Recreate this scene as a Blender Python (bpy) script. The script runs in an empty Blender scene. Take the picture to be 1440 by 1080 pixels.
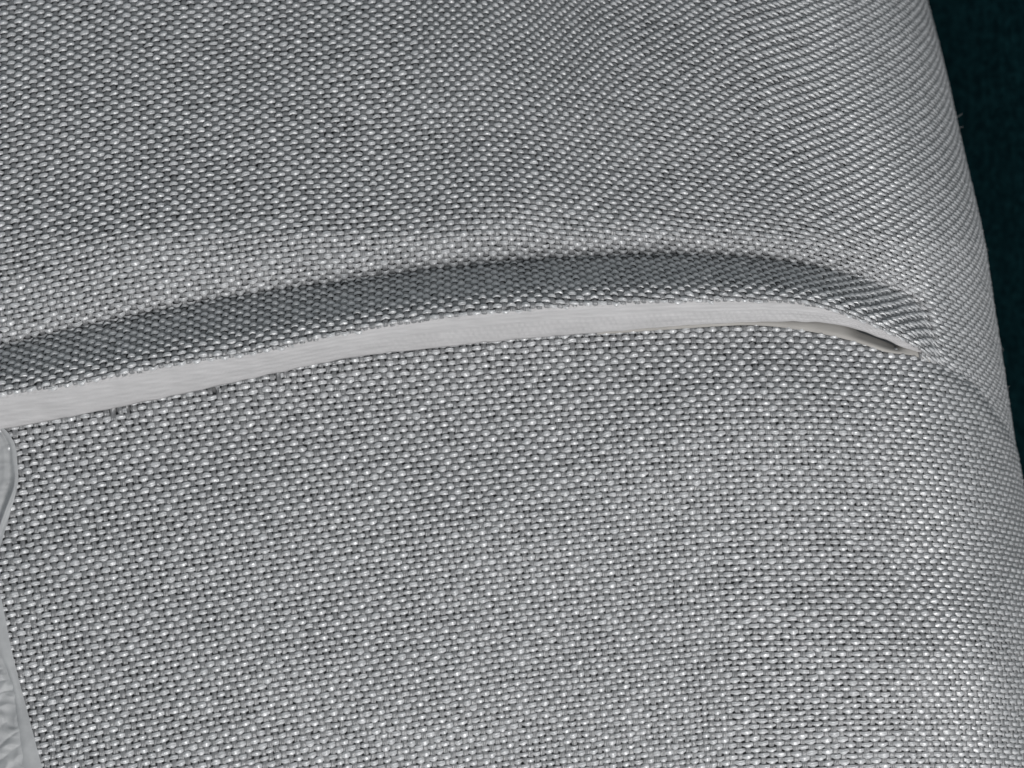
import bpy, math
import numpy as np

rng = np.random.default_rng(7)
S = 1.0e-4                      # one unit of the layout sheet = 0.1 mm
DIST = 3200.0                   # camera height over the sheet, in layout units
sc = bpy.context.scene

# ------------------------------------------------------------------ camera
cam_d = bpy.data.cameras.new("camera")
cam = bpy.data.objects.new("camera", cam_d)
sc.collection.objects.link(cam)
cam.location = (0.0, 0.0, DIST * S)
cam.rotation_euler = (0.0, 0.0, 0.0)
cam_d.sensor_width = 36.0
cam_d.lens = 36.0 * DIST / 1440.0
cam_d.clip_start = 0.005
cam_d.clip_end = 20.0
cam_d.dof.use_dof = True
cam_d.dof.focus_distance = (DIST + 10) * S
cam_d.dof.aperture_fstop = 19.0
sc.camera = cam

# ------------------------------------------------------------------ light
world = bpy.data.worlds.new("World")
sc.world = world
world.use_nodes = True
bgn = world.node_tree.nodes["Background"]
bgn.inputs[0].default_value = (0.87, 0.955, 1.0, 1.0)      # cool room light
bgn.inputs[1].default_value = 0.31


def area_light(name, loc, target, size, power, color):
    d = bpy.data.lights.new(name, 'AREA')
    d.shape = 'RECTANGLE'
    d.size, d.size_y = size
    d.energy = power
    d.color = color
    o = bpy.data.objects.new(name, d)
    sc.collection.objects.link(o)
    o.location = loc
    v = np.array(target) - np.array(loc)
    from mathutils import Vector
    o.rotation_euler = Vector(v).to_track_quat('-Z', 'Y').to_euler()
    return o


area_light("window_light", (0.12, -0.29, 0.37), (0.0, 0.0, 0.0), (0.22, 0.18), 2.05, (1.0, 0.985, 0.975))

sc.view_settings.view_transform = 'Standard'
sc.view_settings.look = 'None'
sc.view_settings.exposure = 0.0
sc.view_settings.gamma = 1.0
sc.view_settings.use_curve_mapping = False

# ------------------------------------------------------------------ helpers


def w3(X, Y, Z):
    """layout sheet (x right, y down, z up) to metres"""
    return np.stack([(np.asarray(X) - 720.0) * S, (540.0 - np.asarray(Y)) * S, np.asarray(Z) * S], -1)


def curve(pts):
    xs = np.array([p[0] for p in pts], float)
    ys = np.array([p[1] for p in pts], float)
    # smooth (Catmull style) interpolation
    m = np.gradient(ys, xs)

    def f(x):
        x = np.asarray(x, float)
        i = np.clip(np.searchsorted(xs, x) - 1, 0, len(xs) - 2)
        h = xs[i + 1] - xs[i]
        t = np.clip((x - xs[i]) / h, 0, 1)
        a = (1 + 2 * t) * (1 - t) ** 2
        b = t * (1 - t) ** 2
        c = t * t * (3 - 2 * t)
        d = t * t * (t - 1)
        r = a * ys[i] + b * h * m[i] + c * ys[i + 1] + d * h * m[i + 1]
        r = np.where(x < xs[0], ys[0] + m[0] * (x - xs[0]), r)
        r = np.where(x > xs[-1], ys[-1] + m[-1] * (x - xs[-1]), r)
        return r
    return f


def lin(pts):
    xs = [p[0] for p in pts]
    ys = [p[1] for p in pts]
    return lambda x: np.interp(x, xs, ys)


def sstep(a, b, x):
    t = np.clip((np.asarray(x, float) - a) / (b - a), 0, 1)
    return t * t * (3 - 2 * t)


def wavesum(seed, wl, n=10):
    r = np.random.default_rng(seed)
    k = 2 * np.pi / (wl * r.uniform(0.6, 1.7, n))
    a = r.uniform(0, 2 * np.pi, n)
    ph = r.uniform(0, 2 * np.pi, n)

    def f(X, Y):
        o = 0
        for i in range(n):
            o = o + np.sin(k[i] * (np.cos(a[i]) * X + np.sin(a[i]) * Y) + ph[i])
        return o / math.sqrt(n / 2)
    return f


def link(name, mesh, parent=None, mats=()):
    o = bpy.data.objects.new(name, mesh)
    sc.collection.objects.link(o)
    for m in mats:
        mesh.materials.append(m)
    if parent is not None:
        o.parent = parent
        o.matrix_parent_inverse.identity()
        piv = parent
        loc = np.zeros(3)
        while piv is not None:
            loc += np.array(piv.location)
            piv = piv.parent
        o.location = -loc
    return o


def mesh_np(name, verts, quads, smooth=True, mat_idx=None, attr=None):
    me = bpy.data.meshes.new(name)
    verts = np.ascontiguousarray(verts, np.float32)
    quads = np.ascontiguousarray(quads, np.int32)
    me.vertices.add(len(verts))
    me.vertices.foreach_set("co", verts.ravel())
    me.loops.add(quads.size)
    me.loops.foreach_set("vertex_index", quads.ravel())
    me.polygons.add(len(quads))
    me.polygons.foreach_set("loop_start", np.arange(0, quads.size, 4, dtype=np.int32))
    me.polygons.foreach_set("loop_total", np.full(len(quads), 4, np.int32))
    if mat_idx is not None:
        me.polygons.foreach_set("material_index", np.ascontiguousarray(mat_idx, np.int32))
    me.update(calc_edges=True)
    me.polygons.foreach_set("use_smooth", np.full(len(quads), smooth))
    if attr is not None:
        a = me.attributes.new("thread", 'FLOAT_VECTOR', 'POINT')
        a.data.foreach_set("vector", np.ascontiguousarray(attr, np.float32).ravel())
    me.validate()
    return me


def grid_mesh(name, P, mask=None, flip=False):
    """P: (n, m, 3) grid of points -> quad mesh"""
    n, m = P.shape[:2]
    idx = np.arange(n * m).reshape(n, m)
    q = np.stack([idx[:-1, :-1], idx[1:, :-1], idx[1:, 1:], idx[:-1, 1:]], -1)
    if mask is not None:
        ok = mask[:-1, :-1] & mask[1:, :-1] & mask[1:, 1:] & mask[:-1, 1:]
        q = q[ok]
    q = q.reshape(-1, 4)
    if flip:
        q = q[:, ::-1]
    used = np.unique(q)
    remap = np.zeros(n * m, int)
    remap[used] = np.arange(len(used))
    return mesh_np(name, P.reshape(-1, 3)[used], remap[q])


def normals(P):
    du = np.gradient(P, axis=0)
    dv = np.gradient(P, axis=1)
    nn = np.cross(dv, du)          # dv points to +Y layout (-y world), du to +x
    nn /= np.linalg.norm(nn, axis=-1, keepdims=True) + 1e-20
    return nn, du, dv

# ------------------------------------------------------------------ materials


def new_mat(name):
    m = bpy.data.materials.new(name)
    m.use_nodes = True
    nt = m.node_tree
    return m, nt, nt.nodes["Principled BSDF"]


def thread_mat(name, col_a, col_b, rough, spec, nfil, coat=0.0):
    m, nt, b = new_mat(name)
    N, L = nt.nodes, nt.links
    at = N.new("ShaderNodeAttribute")
    at.attribute_name = "thread"
    sep = N.new("ShaderNodeSeparateXYZ")
    L.new(at.outputs["Vector"], sep.inputs[0])
    geo = N.new("ShaderNodeTexCoord")
    no = N.new("ShaderNodeTexNoise")
    no.inputs["Scale"].default_value = 900.0
    no.inputs["Detail"].default_value = 3.0
    L.new(geo.outputs["Object"], no.inputs["Vector"])
    no2 = N.new("ShaderNodeTexNoise")
    no2.inputs["Scale"].default_value = 40.0
    no2.inputs["Detail"].default_value = 4.0
    L.new(geo.outputs["Object"], no2.inputs["Vector"])
    mixn = N.new("ShaderNodeMath")
    mixn.operation = 'ADD'
    L.new(no.outputs["Fac"], mixn.inputs[0])
    soft = N.new("ShaderNodeMapRange")
    soft.inputs["To Min"].default_value = 0.42
    soft.inputs["To Max"].default_value = 0.58
    L.new(no2.outputs["Fac"], soft.inputs["Value"])
    L.new(soft.outputs[0], mixn.inputs[1])
    ramp = N.new("ShaderNodeMapRange")
    ramp.inputs["From Min"].default_value = 0.72
    ramp.inputs["From Max"].default_value = 1.28
    mixt = N.new("ShaderNodeMath")
    mixt.operation = 'ADD'
    L.new(mixn.outputs[0], mixt.inputs[0])
    L.new(sep.outputs[2], mixt.inputs[1])
    L.new(mixt.outputs[0], ramp.inputs["Value"])
    mix = N.new("ShaderNodeMix")
    mix.data_type = 'RGBA'
    mix.inputs["A"].default_value = (*col_a, 1)
    mix.inputs["B"].default_value = (*col_b, 1)
    L.new(ramp.outputs[0], mix.inputs["Factor"])
    L.new(mix.outputs["Result"], b.inputs["Base Color"])
    b.inputs["Roughness"].default_value = rough
    b.inputs["Specular IOR Level"].default_value = spec
    b.inputs["Sheen Weight"].default_value = 0.15
    b.inputs["Coat Weight"].default_value = coat
    b.inputs["Coat Roughness"].default_value = 0.40
    b.inputs["Coat IOR"].default_value = 2.2
    # filaments lying along the yarn, slightly twisted
    mul = N.new("ShaderNodeMath")
    mul.operation = 'MULTIPLY'
    mul.inputs[1].default_value = nfil
    L.new(sep.outputs[1], mul.inputs[0])
    tw = N.new("ShaderNodeMath")
    tw.operation = 'MULTIPLY'
    tw.inputs[1].default_value = 2.0
    L.new(sep.outputs[0], tw.inputs[0])
    add = N.new("ShaderNodeMath")
    add.operation = 'ADD'
    L.new(mul.outputs[0], add.inputs[0])
    L.new(tw.outputs[0], add.inputs[1])
    sn = N.new("ShaderNodeMath")
    sn.operation = 'SINE'
    L.new(add.outputs[0], sn.inputs[0])
    bp = N.new("ShaderNodeBump")
    bp.inputs["Strength"].default_value = 0.55
    bp.inputs["Distance"].default_value = 4.0e-5
    L.new(sn.outputs[0], bp.inputs["Height"])
    fz_ = N.new("ShaderNodeTexNoise")
    fz_.inputs["Scale"].default_value = 3600.0
    fz_.inputs["Detail"].default_value = 2.0
    L.new(geo.outputs["Object"], fz_.inputs["Vector"])
    bp2 = N.new("ShaderNodeBump")
    bp2.inputs["Strength"].default_value = 0.8
    bp2.inputs["Distance"].default_value = 1.3e-4
    L.new(fz_.outputs["Fac"], bp2.inputs["Height"])
    L.new(bp.outputs[0], bp2.inputs["Normal"])
    L.new(bp2.outputs[0], b.inputs["Normal"])
    L.new(bp2.outputs[0], b.inputs["Coat Normal"])
    return m


M_weft = thread_mat("white_weft_thread", (0.43, 0.435, 0.446), (0.61, 0.61, 0.622), 0.42, 0.8, 9.0, 1.0)
M_warp = thread_mat("grey_white_warp_thread", (0.15, 0.153, 0.158), (0.225, 0.225, 0.232), 0.45, 0.5, 9.0, 0.45)


def cloth_mat(name, ca, cb, rough, scale, bump, dist, spec=0.3, stretch=(1, 1, 1), translucent=0.0):
    m, nt, b = new_mat(name)
    N, L = nt.nodes, nt.links
    tc = N.new("ShaderNodeTexCoord")
    mp = N.new("ShaderNodeMapping")
    mp.inputs["Scale"].default_value = stretch
    L.new(tc.outputs["Object"], mp.inputs["Vector"])
    n1 = N.new("ShaderNodeTexNoise")
    n1.inputs["Scale"].default_value = scale
    n1.inputs["Detail"].default_value = 6.0
    L.new(mp.outputs[0], n1.inputs["Vector"])
    mix = N.new("ShaderNodeMix")
    mix.data_type = 'RGBA'
    mix.inputs["A"].default_value = (*ca, 1)
    mix.inputs["B"].default_value = (*cb, 1)
    mr = N.new("ShaderNodeMapRange")
    mr.inputs["From Min"].default_value = 0.3
    mr.inputs["From Max"].default_value = 0.7
    L.new(n1.outputs["Fac"], mr.inputs["Value"])
    L.new(mr.outputs[0], mix.inputs["Factor"])
    L.new(mix.outputs["Result"], b.inputs["Base Color"])
    b.inputs["Roughness"].default_value = rough
    b.inputs["Specular IOR Level"].default_value = spec
    bp = N.new("ShaderNodeBump")
    bp.inputs["Strength"].default_value = bump
    bp.inputs["Distance"].default_value = dist
    L.new(n1.outputs["Fac"], bp.inputs["Height"])
    L.new(bp.outputs[0], b.inputs["Normal"])
    if translucent:
        out = nt.nodes["Material Output"]
        tr = N.new("ShaderNodeBsdfTranslucent")
        tr.inputs[0].default_value = (0.7, 0.72, 0.74, 1)
        ms = N.new("ShaderNodeMixShader")
        ms.inputs[0].default_value = translucent
        L.new(b.outputs[0], ms.inputs[1])
        L.new(tr.outputs[0], ms.inputs[2])
        L.new(ms.outputs[0], out.inputs[0])
    return m


M_lining = cloth_mat("grey_lining_cloth", (0.15, 0.15, 0.153), (0.20, 0.20, 0.203), 0.9, 300, 0.2, 1e-4)
M_back = cloth_mat("grey_back_cloth", (0.30, 0.30, 0.30), (0.4, 0.4, 0.4), 0.8, 1200, 0.4, 2e-4)
M_tape = cloth_mat("ribbed_white_tape", (0.42, 0.412, 0.415), (0.50, 0.49, 0.494), 0.55, 700, 0.6, 2.0e-4, 0.35, (0.25, 2.6, 1.0))
M_hem = cloth_mat("cream_hem_cloth", (0.30, 0.285, 0.268), (0.37, 0.355, 0.335), 0.6, 500, 0.4, 6e-5, 0.3, (0.5, 1.5, 1.0))
M_film = cloth_mat("crinkled_milky_film", (0.42, 0.425, 0.432), (0.52, 0.525, 0.53), 0.55, 420, 0.5, 2.5e-4, 0.4, (1, 1, 1), 0.25)


def teal_mat():
    m, nt, b = new_mat("dark_teal_cloth")
    N, L = nt.nodes, nt.links
    tc = N.new("ShaderNodeTexCoord")
    hs = []
    for stretch in ((1.0, 0.12, 1.0), (0.12, 1.0, 1.0)):
        mp = N.new("ShaderNodeMapping")
        mp.inputs["Scale"].default_value = stretch
        mp.inputs["Rotation"].default_value = (0, 0, 0.12)
        L.new(tc.outputs["Object"], mp.inputs["Vector"])
        n = N.new("ShaderNodeTexNoise")
        n.inputs["Scale"].default_value = 900.0
        n.inputs["Detail"].default_value = 3.0
        L.new(mp.outputs[0], n.inputs["Vector"])
        hs.append(n)
    mx = N.new("ShaderNodeMath")
    mx.operation = 'MAXIMUM'
    L.new(hs[0].outputs["Fac"], mx.inputs[0])
    L.new(hs[1].outputs["Fac"], mx.inputs[1])
    n3 = N.new("ShaderNodeTexNoise")
    n3.inputs["Scale"].default_value = 750.0
    n3.inputs["Detail"].default_value = 4.0
    L.new(tc.outputs["Object"], n3.inputs["Vector"])
    pr = N.new("ShaderNodeMath")
    pr.operation = 'MULTIPLY'
    L.new(mx.outputs[0], pr.inputs[0])
    L.new(n3.outputs["Fac"], pr.inputs[1])
    mr = N.new("ShaderNodeMapRange")
    mr.inputs["From Min"].default_value = 0.18
    mr.inputs["From Max"].default_value = 0.42
    L.new(pr.outputs[0], mr.inputs["Value"])
    mix = N.new("ShaderNodeMix")
    mix.data_type = 'RGBA'
    mix.inputs["A"].default_value = (0.0008, 0.0095, 0.0125, 1)
    mix.inputs["B"].default_value = (0.0045, 0.0250, 0.0300, 1)
    L.new(mr.outputs[0], mix.inputs["Factor"])
    L.new(mix.outputs["Result"], b.inputs["Base Color"])
    b.inputs["Roughness"].default_value = 0.95
    b.inputs["Specular IOR Level"].default_value = 0.05
    bp = N.new("ShaderNodeBump")
    bp.inputs["Strength"].default_value = 0.8
    bp.inputs["Distance"].default_value = 2e-4
    L.new(pr.outputs[0], bp.inputs["Height"])
    L.new(bp.outputs[0], b.inputs["Normal"])
    return m


M_teal = teal_mat()

# ------------------------------------------------------------------ the bag's layout
R = 360.0                                   # radius of the rounded side
ZB = -2 * R                                 # underside
crease = curve([(-300, 560), (-100, 513), (0, 488), (100, 462), (200, 440), (300, 420), (400, 405), (500, 392),
                (600, 378), (700, 368), (800, 361), (900, 357), (1000, 357), (1100, 366), (1200, 383),
                (1265, 402), (1300, 418), (1318, 442), (1330, 480)])
ridge = curve([(-300, 622), (-100, 577), (0, 554), (90, 541), (180, 525), (270, 507), (360, 494), (500, 465),
               (600, 449), (700, 437), (800, 429), (900, 424), (1000, 422), (1080, 422), (1130, 427),
               (1180, 438), (1220, 452), (1265, 471), (1310, 494), (1330, 506)])
tape_low = curve([(-300, 675), (-100, 627), (0, 604), (90, 587), (180, 569), (270, 550), (360, 530), (500, 501),
                  (600, 490), (700, 479), (800, 470), (860, 466), (960, 458), (1060, 453), (1110, 452),
                  (1160, 454), (1200, 461), (1240, 474), (1280, 489), (1310, 499), (1330, 510)])
panel_top = curve([(-300, 675), (-100, 627), (0, 604), (90, 587), (180, 569), (270, 550), (360, 530), (500, 501),
                   (600, 490), (700, 479), (800, 471), (900, 464), (960, 460), (1060, 455), (1110, 456),
                   (1160, 461), (1200, 470), (1250, 486), (1310, 504), (1350, 524), (1395, 550),
                   (1420, 575), (1500, 650)])
dv = lin([(-300, 36), (0, 36), (300, 42), (600, 50), (1000, 52), (1150, 50), (1265, 44), (1303, 36), (1318, 20), (1331, 0), (2000, 0)])
hr = lin([(-300, 34), (0, 36), (400, 40), (900, 40), (1100, 30), (1200, 22), (1295, 12), (1330, 0), (2000, 0)])
und1 = wavesum(3, 330)
und2 = wavesum(11, 360)
und3 = wavesum(23, 110)


def roll(p, ps):
    """arc length across the bag -> sheet x and drop, turning down round the side"""
    th = np.clip((p - ps) / R, 0, math.pi)
    x = np.where(p < ps, p, ps + R * np.sin(th))
    x = np.where((p - ps) / R > math.pi, ps - (p - ps - R * math.pi), x)
    return x, -R * (1 - np.cos(th)), th


def bump_upper(X, Y):
    c, r = crease(X), ridge(X)
    d, h = dv(X), hr(X)
    h = h + 0.3 * d
    d = 0.7 * d
    w = 26.0
    above = np.maximum(c - Y, 0)
    zu = -d * np.exp(-(above / w) ** 0.9)
    t = np.clip((Y - c) / np.maximum(r - c, 4.0), 0, 1.3)
    f = np.where(t < 0.75, 1.10 * t, 0.825 + 0.7 * (t - 0.75) - 0.55 * (t - 0.75) ** 2 / 0.5)
    f = np.minimum(f, 1.0)
    zb = -d + (d + h) * f
    # the sharp valley is softened a little
    z = np.where(Y < c, zu, zb)
    z = z - np.clip(0.9 * (Y - r), 0, 18) * (1 - sstep(1296, 1345, X))     # rolls over the lip
    # gentle overall tilt: the upper panel falls away towards its top
    z = z - 0.30 * np.maximum(330 - Y, 0) - 0.00022 * np.maximum(330 - Y, 0) ** 2
    z = z + 3.0 * und1(X, Y) * sstep(0, 120, c - Y) + 0.5 * und3(X, Y)
    return z


def z_lower(X, Y):
    e = panel_top(X)
    a = np.maximum(Y - e, 0)
    lead = lin([(-300, -26), (900, -26), (1100, -24), (1200, -18), (1300, -5), (1400, 3), (2000, 3)])(X)
    z = lead + 22 * sstep(0, 260, a) - 0.00006 * np.maximum(Y - 760, 0) ** 2
    z = z - 9 * np.exp(-a / 9.0) * sstep(1150, 1330, X)       # the edge of the fold tucks in
    g2 = lambda x, y, sx, sy: np.exp(-((X - x) / sx) ** 2 - ((Y - y) / sy) ** 2)
    z = z + (24 * g2(1240, 925, 190, 110) + 30 * g2(120, 1150, 280, 190)
             + 8 * g2(560, 1000, 240, 120)) * sstep(0, 120, a)
    z = z + 36 * g2(1095, 545, 240, 165) - 10 * g2(1095, 470, 260, 60)
    z = z + 2.5 * und2(X, Y) * sstep(20, 200, a) + 0.5 * und3(X, Y)
    return z


COL = 9.5        # spacing of the upright threads
# slope of the cross threads along the bag and lean of the upright ones
slope_u = lin([(-300, -0.20), (0, -0.17), (350, -0.12), (720, -0.01), (900, 0.03), (1050, 0.11), (1250, 0.17), (1500, 0.2), (2400, 0.2)])
slope_l = lin([(-300, -0.19), (0, -0.18), (400, -0.15), (700, -0.11), (1000, -0.05), (1150, 0.0), (1300, 0.09), (1450, 0.14), (2400, 0.14)])
lean_u = lin([(-300, 0.10), (0, 0.10), (600, 0.06), (800, 0.14), (950, 0.26), (1150, 0.32), (2400, 0.32)])
lean_l = lin([(-300, 0.18), (0, 0.16), (600, 0.11), (1000, 0.06), (1200, 0.14), (2400, 0.17)])
pitch_u = lin([(-300, 7.9), (0, 7.8), (700, 7.9), (1000, 7.2), (1250, 6.7), (2400, 6.7)])
pitch_l = lin([(-300, 9.3), (0, 9.2), (700, 8.6), (1200, 8.1), (2400, 8.0)])

pint = np.arange(-400, 2600, 1.0)
gU = np.cumsum(slope_u(pint)); gU -= np.interp(720, pint, gU)
gL = np.cumsum(slope_l(pint)); gL -= np.interp(1120, pint, gL)

SUB = 4


def surface(p_cols, which, nrow):
    """grid of points (columns x rows) with rows spaced by length along the cloth"""
    PX = []
    if which == 'u':
        ps, lean, y_ref, g, pitch = 1102.0, lean_u, 400.0, gU, pitch_u
        y0_ref, n_up = 380.0, 104
    else:
        ps, lean, y_ref, g, pitch = 1128.0, lean_l, 560.0, gL, pitch_l
        y0_ref, n_up = 700.0, 36
    _, _, th = roll(p_cols, ps)
    LR = 0.15                       # lean of the round side itself
    out = np.zeros((len(p_cols), nrow, 3))
    for i, p in enumerate(p_cols):
        gi = np.interp(p, pint, g)
        pt = float(pitch(p))
        ys = y0_ref + gi - n_up * pt + np.arange(0, nrow / SUB * pt + 40, 0.5)
        xr, zr, _ = roll(p + (float(lean(p)) - LR) * (ys - y_ref), ps)
        xs = xr + LR * (ys - y_ref)
        if which == 'u':
            z = bump_upper(xs, ys)
        else:
            z = z_lower(xs, ys)
        zz = zr + z
        s = np.concatenate([[0], np.cumsum(np.sqrt(0.25 + np.diff(zz) ** 2))])
        # keep the flat part above the crease evenly spaced
        target = np.arange(nrow) / SUB * pt
        yy = np.interp(target, s, ys)
        out[i, :, 0] = np.interp(yy, ys, xs)
        out[i, :, 1] = yy
        out[i, :, 2] = np.interp(yy, ys, zz)
    return out, th


def weave(name, G, valid, parent, th, loose=None):
    """real over-and-under threads on the surface grid G (layout units)"""
    P = w3(G[..., 0], G[..., 1], G[..., 2]) / S
    nn, du, dvv = normals(P)
    tu = du / (np.linalg.norm(du, axis=-1, keepdims=True) + 1e-9)
    tv = dvv / (np.linalg.norm(dvv, axis=-1, keepdims=True) + 1e-9)
    nu, nv = P.shape[0], P.shape[1]
    NU, NV = (nu - 1) // SUB + 1, (nv - 1) // SUB + 1
    r = np.random.default_rng(len(name) * 31 + nu)
    V, Q, A, MI = [], [], [], []
    base = 0
    taut = 1 - 0.84 * sstep(math.radians(12), math.radians(44), th)      # cloth pulled flat round the side
    amp = r.uniform(0.75, 1.3, (NU, NV)) * taut[::SUB][:, None]
    ph = r.normal(0, 0.07, (NU, NV))
    tone = r.normal(0, 0.055, (NU, NV))
    jx = r.normal(0, 0.8, (NU, NV))
    jy = r.normal(0, 0.6, (NU, NV))
    fat = r.uniform(0.82, 1.16, (NU, NV))
    cu = np.arange(nu) / SUB
    cv = np.arange(nv) / SUB

    def add(center, side, nrm, half, thick, ok, mat, tn):
        nonlocal base
        na = 5 if mat == 0 else 4
        ang = np.linspace(-1.0, 1.0, na) * math.radians(96)
        sx = np.sin(ang)
        cx = np.sign(np.cos(ang)) * np.abs(np.cos(ang)) ** 0.75
        pts = center[:, None, :] + side[:, None, :] * (half[:, None] * sx[None])[..., None] \
            + nrm[:, None, :] * (thick[:, None] * cx[None])[..., None]
        n = len(center)
        idx = base + np.arange(n * na).reshape(n, na)
        q = np.stack([idx[:-1, :-1], idx[:-1, 1:], idx[1:, 1:], idx[1:, :-1]], -1)
        q = q[ok[:-1] & ok[1:]].reshape(-1, 4)
        if len(q) == 0:
            return
        if mat == 1:
            q = q[:, ::-1]
        V.append(pts.reshape(-1, 3))
        at = np.zeros((n, na, 3))
        at[..., 0] = (np.arange(n) / SUB)[:, None]
        at[..., 1] = np.linspace(-1, 1, na)[None]
        at[..., 2] = tn[:, None]
        A.append(at.reshape(-1, 3))
        Q.append(q)
        MI.append(np.full(len(q), mat))
        base += n * na

    for j in range(NV):                       # cross threads
        k = j * SUB
        if not valid[:, k].any():
            continue
        c = np.cos(math.pi * (cu + j + np.interp(cu, np.arange(NU), ph[:, j])))
        cc = np.sign(c) * np.abs(c) ** 0.75
        a = np.interp(cu, np.arange(NU), amp[:, j])
        f = np.interp(cu, np.arange(NU), fat[:, j])
        jj = np.interp(cu, np.arange(NU), jy[:, j])
        slub = 1 + 0.07 * np.sin(cu / r.uniform(2.5, 7) + r.uniform(0, 6)) * np.sin(cu / r.uniform(5, 14) + r.uniform(0, 6))
        pitch_l_ = np.linalg.norm(np.gradient(P[:, ::SUB], axis=1)[:, j], axis=-1)
        half = np.clip(pitch_l_ * 0.425, 2.0, 3.7) * (0.90 + 0.22 * c) * f * slub * r.uniform(0.94, 1.06)
        thick = 2.1 * (0.92 + 0.14 * c) * f * slub
        cen = P[:, k] + nn[:, k] * (2.5 * a * cc)[:, None] + tv[:, k] * jj[:, None]
        add(cen, tv[:, k], nn[:, k], half, thick, valid[:, k] if loose is None else valid[:, k] & ~loose[:, k], 0, np.interp(cu, np.arange(NU), tone[:, j]))
    for i in range(NU):                       # upright threads
        k = i * SUB
        if not valid[k].any():
            continue
        c = -np.cos(math.pi * (i + cv))
        a = np.interp(cv, np.arange(NV), amp[i])
        f = np.interp(cv, np.arange(NV), fat[i])
        jj = np.interp(cv, np.arange(NV), jx[i])
        half = 4.05 * (0.95 + 0.10 * c) * f * r.uniform(0.93, 1.07)
        thick = 1.6 * f
        cen = P[k] + nn[k] * (1.05 * a * c)[:, None] + tu[k] * jj[:, None]
        add(cen, tu[k], nn[k], half, thick, valid[k], 1, np.interp(cv, np.arange(NV), tone[i]))
    V = np.concatenate(V) * S
    me = mesh_np(name, V, np.concatenate(Q), True, np.concatenate(MI), np.concatenate(A))
    o = link(name, me, parent, (M_weft, M_warp))
    o["kind"] = "stuff"
    return o


bag = bpy.data.objects.new("woven_bag", None)
sc.collection.objects.link(bag)
bag.location = (0.0, 0.0, ZB * S)
bag.empty_display_size = 0.05
bag["label"] = "silvery white stuffed woven bag with a curved open pocket seam lying on dark teal cloth"
bag["category"] = "bag"

# columns: flat part from x = -210, then round the side
PMAX_U = 1102 + R * math.radians(124)
PMAX_L = 1128 + R * math.radians(124)
nU = int((PMAX_U + 210) / COL)
nL = int((PMAX_L + 210) / COL)
spread = lin([(-300, 10.4), (100, 10.3), (600, 9.7), (1000, 9.3), (2600, 9.2)])


def columns(n, pmax):
    c = [-210.0]
    while c[-1] < pmax:
        c.append(c[-1] + float(spread(c[-1])))
    i = np.arange(len(c))
    return np.interp(np.arange((len(c) - 1) * SUB + 1) / SUB, i, c)


cols_u = columns(nU, PMAX_U)
cols_l = columns(nL, PMAX_L)
GU, thU = surface(cols_u, 'u', 146 * SUB + 1)
GL, thL = surface(cols_l, 'l', 100 * SUB + 1)


def under_end(X):
    return np.where(X < 1300, ridge(X) + 4.0, panel_top(X) + 22)


okU = (GU[..., 1] < under_end(GU[..., 0])) & (GU[..., 1] > -215)
hem_w = lambda X: 4.5 * sstep(1040, 1180, X) * (1 - sstep(1240, 1300, X))
okL = (GL[..., 1] > panel_top(GL[..., 0]) - 4 + 1.7 * hem_w(GL[..., 0])) & (GL[..., 1] < 1290)
# the round side hangs past the last column: no seam line below the sheet there
late = (thU > math.radians(80))[:, None]
okU = okU | (late & (GU[..., 1] < 555) & (GU[..., 1] > -215))


def lining(name, G, ok, off, parent, mat):
    Gs = G[::SUB // 2, ::SUB // 2]
    P = w3(Gs[..., 0], Gs[..., 1], Gs[..., 2])
    nn, _, _ = normals(P)
    return link(name, grid_mesh(name, P + nn * off * S, ok[::SUB // 2, ::SUB // 2], True), parent, (mat,))


upper = lining("upper_panel", GU, okU, -4.4, bag, M_lining)
lower = lining("lower_panel", GL, okL, -4.4, bag, M_lining)
weave("thread_weave", GU, okU, upper, thU)
# the cross threads are pulled out of the first row at the far end of the seam: small dark holes there
rowgap = GL[..., 1] - panel_top(GL[..., 0])
patchy = wavesum(77, 22)(GL[..., 0], GL[..., 1] * 0.2) > 0.85
loose = (rowgap > 3) & (rowgap < 7) & (GL[..., 0] < 420 - 60 * np.sin(GL[..., 0])) & (GL[..., 0] > -150) & patchy
weave("thread_weave", GL, okL, lower, thL, loose)

# underside: from below the round side to the far edge, resting on the cloth
a = np.linspace(math.radians(100), math.pi, 26)
xs = np.concatenate([1102 + (R - 6) * np.sin(a), np.linspace(1040, -210, 12)])
zs = np.concatenate([-R + (R - 2) * np.cos(a), np.full(12, -2 * R + 2.0)])
ys = np.linspace(-215, 1290, 30)
XX, YY = np.meshgrid(xs, ys, indexing='ij')
ZZ = np.repeat(zs[:, None], 30, 1)
XX = XX + 0.165 * (YY - 450) * sstep(900, 1100, XX)
link("back_panel", grid_mesh("back_panel", w3(XX, YY, ZZ)), bag, (M_back,))

# ------------------------------------------------------------------ smooth tape along the pocket mouth
n = 900
tx = np.linspace(-215, 1316, n)


def z_up_at(X, Y):
    """upper cloth height at sheet position (base roll + relief)"""
    base = np.where(X < 1102, 0, -R * (1 - np.sqrt(np.clip(1 - ((X - 1102 - 0.165 * (Y - 400)) / R).clip(0, 1) ** 2, 0, 1))))
    return base + bump_upper(X, Y)


def z_lo_at(X, Y):
    base = np.where(X < 1128, 0, -R * (1 - np.sqrt(np.clip(1 - ((X - 1128 - 0.15 * (Y - 560)) / R).clip(0, 1) ** 2, 0, 1))))
    return base + z_lower(X, Y)


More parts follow.
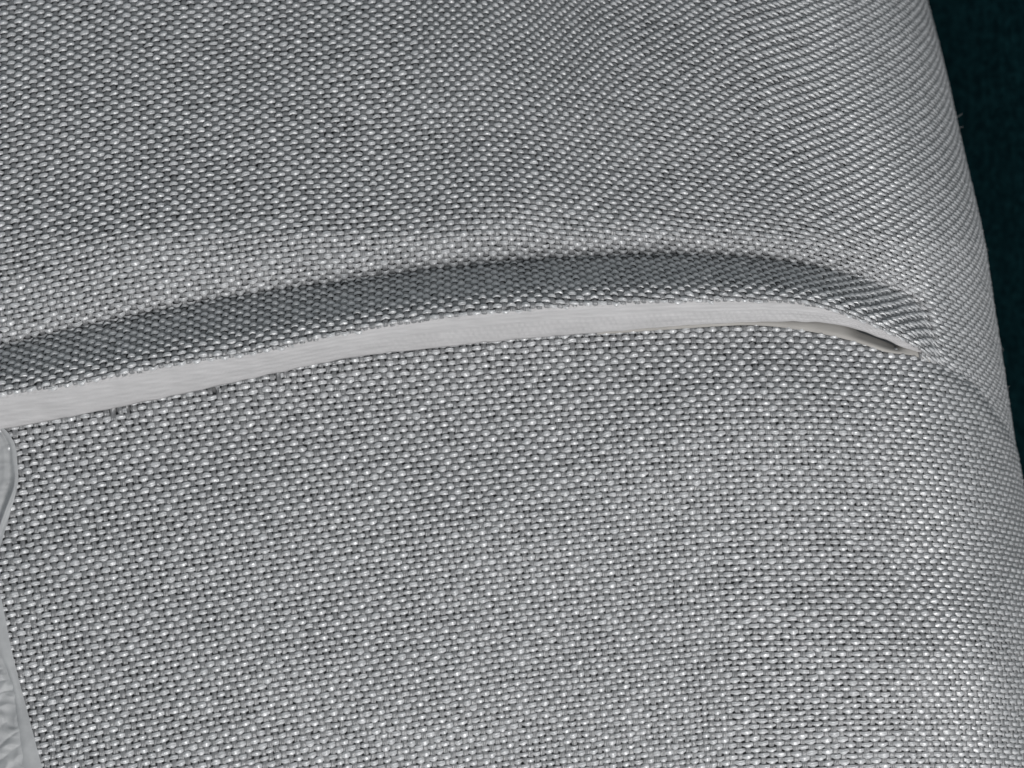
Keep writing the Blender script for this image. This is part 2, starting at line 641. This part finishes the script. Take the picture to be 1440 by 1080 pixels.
wob = wavesum(41, 26)
rows = 34
PT = np.zeros((n, rows, 3))
rt = ridge(tx) + 0.4 * wob(tx, 0 * tx)
lb = tape_low(tx) + 0.3 * wob(tx, 0 * tx + 300)
zt = z_up_at(tx, ridge(tx))
zl = z_lo_at(tx, panel_top(tx)) + lin([(-300, 7), (1080, 7), (1180, 11), (1260, 11), (1316, 4)])(tx)
prof = [(-0.02, 1.5, 0.0), (-0.05, 4.0, 0.0), (0.02, 5.6, 0.0)]
for k in range(rows):
    if k == 0:
        y, z = rt - 3.0, zt - 9.0
    elif k == 1:
        y, z = rt - 1.5, zt - 5.0
    else:
        t = (k - 2) / (rows - 4) if k < rows - 2 else 1.0
        t = min(t, 1.0)
        y = rt + (lb - rt) * t
        z = zt - 3.5 + (zl - zt + 3.5) * (0.35 * t + 0.65 * t ** 1.5) + 3.0 * math.sin(math.pi * t)
        if k == rows - 2:
            y, z = lb + 0.6, zl - 1.6
        if k == rows - 1:
            y, z = lb - 3.0, zl - 3.0
    if 2 <= k < rows - 2:
        z = z + 0.75 * math.sin(t * 44) + 0.2 * np.sin(tx * 1.1 + 40 * t) + 1.3 * sstep(0.35, 0.6, t) * sstep(420, 640, tx) * np.sin(tx * 0.66 + 0.9 * wob(tx, y)) * math.sin(t * 20) \
            + 1.0 * math.exp(-((t - 0.06) / 0.05) ** 2) * np.sin(tx * 0.66)
    PT[:, k] = np.stack([tx, y, z + 0.35 * und3(tx * 3, y * 3)], -1)
tape = link("edge_tape", grid_mesh("edge_tape", w3(PT[..., 0], PT[..., 1], PT[..., 2]), flip=True), bag, (M_tape,))
tape["label"] = "smooth white tape along the pocket mouth"

# hem of the lower panel, seen inside the pocket mouth
hx = np.linspace(840, 1318, 150)
PH = np.zeros((150, 9, 3))
for k in range(9):
    t = k / 8
    y0 = tape_low(hx) - 10 + 12.6 * sstep(1175, 1215, hx) * (1 - sstep(1262, 1285, hx))
    y1 = panel_top(hx) + 2 + 1.7 * hem_w(hx)
    y = y0 + (y1 - y0) * t
    z = z_lo_at(hx, np.maximum(y, panel_top(hx))) + 6.0 * (1 - t ** 6) - 10 * (1 - t) ** 1.5 + 3.0
    PH[:, k] = np.stack([hx, y, z], -1)
link("pocket_hem", grid_mesh("pocket_hem", w3(PH[..., 0], PH[..., 1], PH[..., 2]), flip=True), bag, (M_hem,))

# ------------------------------------------------------------------ crinkled film at the left
film = bpy.data.objects.new("crinkled_film", None)
sc.collection.objects.link(film)
fz = -10 * S
film.location = ((-100 - 720) * S, (540 - 900) * S, fz)
film["label"] = "crinkled milky film with a folded edge lying over the lower panel"
film["category"] = "film"

edge_low = curve([(760, -34), (800, -12), (830, 0), (865, 8), (900, 15), (960, 30), (1010, 45), (1080, 66), (1160, 90), (1290, 130)])
edge_in = curve([(760, -60), (830, -24), (900, -1), (960, 26), (1000, 33), (1040, 38), (1080, 46), (1160, 60), (1290, 95)])
edge_top = curve([(600, 0), (612, 10), (625, 17), (650, 21), (680, 23), (695, 20), (720, 13), (750, 5), (775, -2), (800, -12)])


def film_sheet(name, ya, yb, efun, width, lift, wr, seed, ny=160, nx=44, fine=13.0):
    yv = np.linspace(ya, yb, ny)
    tv = np.linspace(0, 1, nx) ** 1.4
    Y, T = np.meshgrid(yv, tv, indexing='ij')
    X = efun(Y) - T * width(Y)
    w1, w2, w3_ = wavesum(seed, 70), wavesum(seed + 1, fine * 2), wavesum(seed + 2, 24)
    inn = sstep(0.0, 0.06, T)
    Z = z_lo_at(X, np.maximum(Y, panel_top(X))) + lift(X, Y, T)
    ph = Y / fine + 0.9 * w1(X * 0.5, Y * 0.5) + X * 0.05
    Z = Z + wr * inn * (np.abs(np.sin(ph)) ** 0.45 * 3.2 * sstep(-0.8, 0.6, w1(X * 1.5, Y * 1.5)) - 1.6 * np.abs(w3_(X * 0.6, Y * 1.2)) ** 0.6 + 0.5 * w2(X * 0.4, Y))
    P = w3(X, Y, Z)
    return link(name, grid_mesh(name, P), film, (M_film,))


film_sheet("film_sheet", 790, 1288, edge_in, lambda Y: 220 + 0 * Y,
           lambda X, Y, T: 9 + 5 * np.sin(np.pi * np.clip(T * 1.5, 0, 1)), 1.0, 5, ny=420, nx=80, fine=6.5)
film_sheet("film_hem", 770, 1288, edge_low, lambda Y: edge_low(Y) - edge_in(Y) + 10,
           lambda X, Y, T: 7.0 + 4.5 * np.sin(np.pi * T), 0.12, 9, ny=130, nx=16)
film_sheet("film_flap", 602, 800, edge_top, lambda Y: 210 + 0 * Y,
           lambda X, Y, T: 9 + 7 * sstep(640, 700, Y) * np.exp(-((T - 0.018 - 0.00045 * np.maximum(Y - 690, 0)) / 0.012) ** 2)
           - 6 * np.exp(-((T - 0.055 - 0.0002 * (Y - 640)) / (0.014 + 0.00012 * (Y - 600).clip(0, 200))) ** 2)
           + 2.5 * wavesum(88, 46)(X, Y * 0.5) * sstep(0.03, 0.12, T) + 8 * T, 0.5, 15, ny=110, nx=60, fine=30.0)

# ------------------------------------------------------------------ dark teal cloth underneath
gx = np.linspace(-3200, 4600, 190)
gy = np.linspace(-3200, 4300, 190)
XX, YY = np.meshgrid(gx, gy, indexing='ij')
wv, wv2 = wavesum(61, 900), wavesum(62, 260)
flat = sstep(1500, 2300, XX)
ZZ = ZB - 4 + 330 * sstep(1430, 1760, XX - 0.15 * (YY.clip(-300, 1300) - 400)) + flat * (14 * wv(XX, YY) + 4 * wv2(XX, YY) + 18)
cl = link("teal_cloth", grid_mesh("teal_cloth", w3(XX, YY, ZZ), flip=True), None, (M_teal,))
cl["kind"] = "structure"
cl["label"] = "dark teal woven cloth spread under the bag"

# ------------------------------------------------------------------ stray lint on the cloth
lr = np.random.default_rng(19)
LV, LQ = [], []
lb_ = 0
for k in range(240):
    G, ok = ((GU, okU), (GL, okL))[k % 2]
    while True:
        i, j = lr.integers(40, G.shape[0] - 90), lr.integers(8, G.shape[1] - 8)
        if ok[i, j] and -40 < G[i, j, 1] < 1100:
            break
    c0 = G[i, j] + np.array([0, 0, 5.0])
    ln, an, cv_ = lr.uniform(8, 34), lr.uniform(0, math.pi), lr.uniform(-1.6, 1.6)
    t = np.linspace(-0.5, 0.5, 12)
    a = an + cv_ * t
    step = ln / 11
    px = np.cumsum(np.cos(a)) * step
    py = np.cumsum(np.sin(a)) * step
    pz = 2.0 * np.cos(t * math.pi) + lr.uniform(0, 1.5)
    cen = w3(c0[0] + px - px.mean(), c0[1] + py - py.mean(), c0[2] + pz)
    rad = 0.2 * S
    sd = np.stack([-np.sin(a), -np.cos(a), 0 * a], -1)
    ring = []
    for q in range(4):
        f = q * math.pi / 2
        ring.append(cen + sd * rad * math.cos(f) + np.array([0, 0, 1.0]) * rad * math.sin(f))
    V = np.stack(ring, 1)
    idx = lb_ + np.arange(48).reshape(12, 4)
    nx_ = np.roll(idx, -1, axis=1)
    LQ.append(np.stack([idx[:-1], nx_[:-1], nx_[1:], idx[1:]], -1).reshape(-1, 4))
    LV.append(V.reshape(-1, 3))
    lb_ += 48
lint = link("lint", mesh_np("lint", np.concatenate(LV), np.concatenate(LQ)), bag, (M_tape,))
lint["kind"] = "stuff"
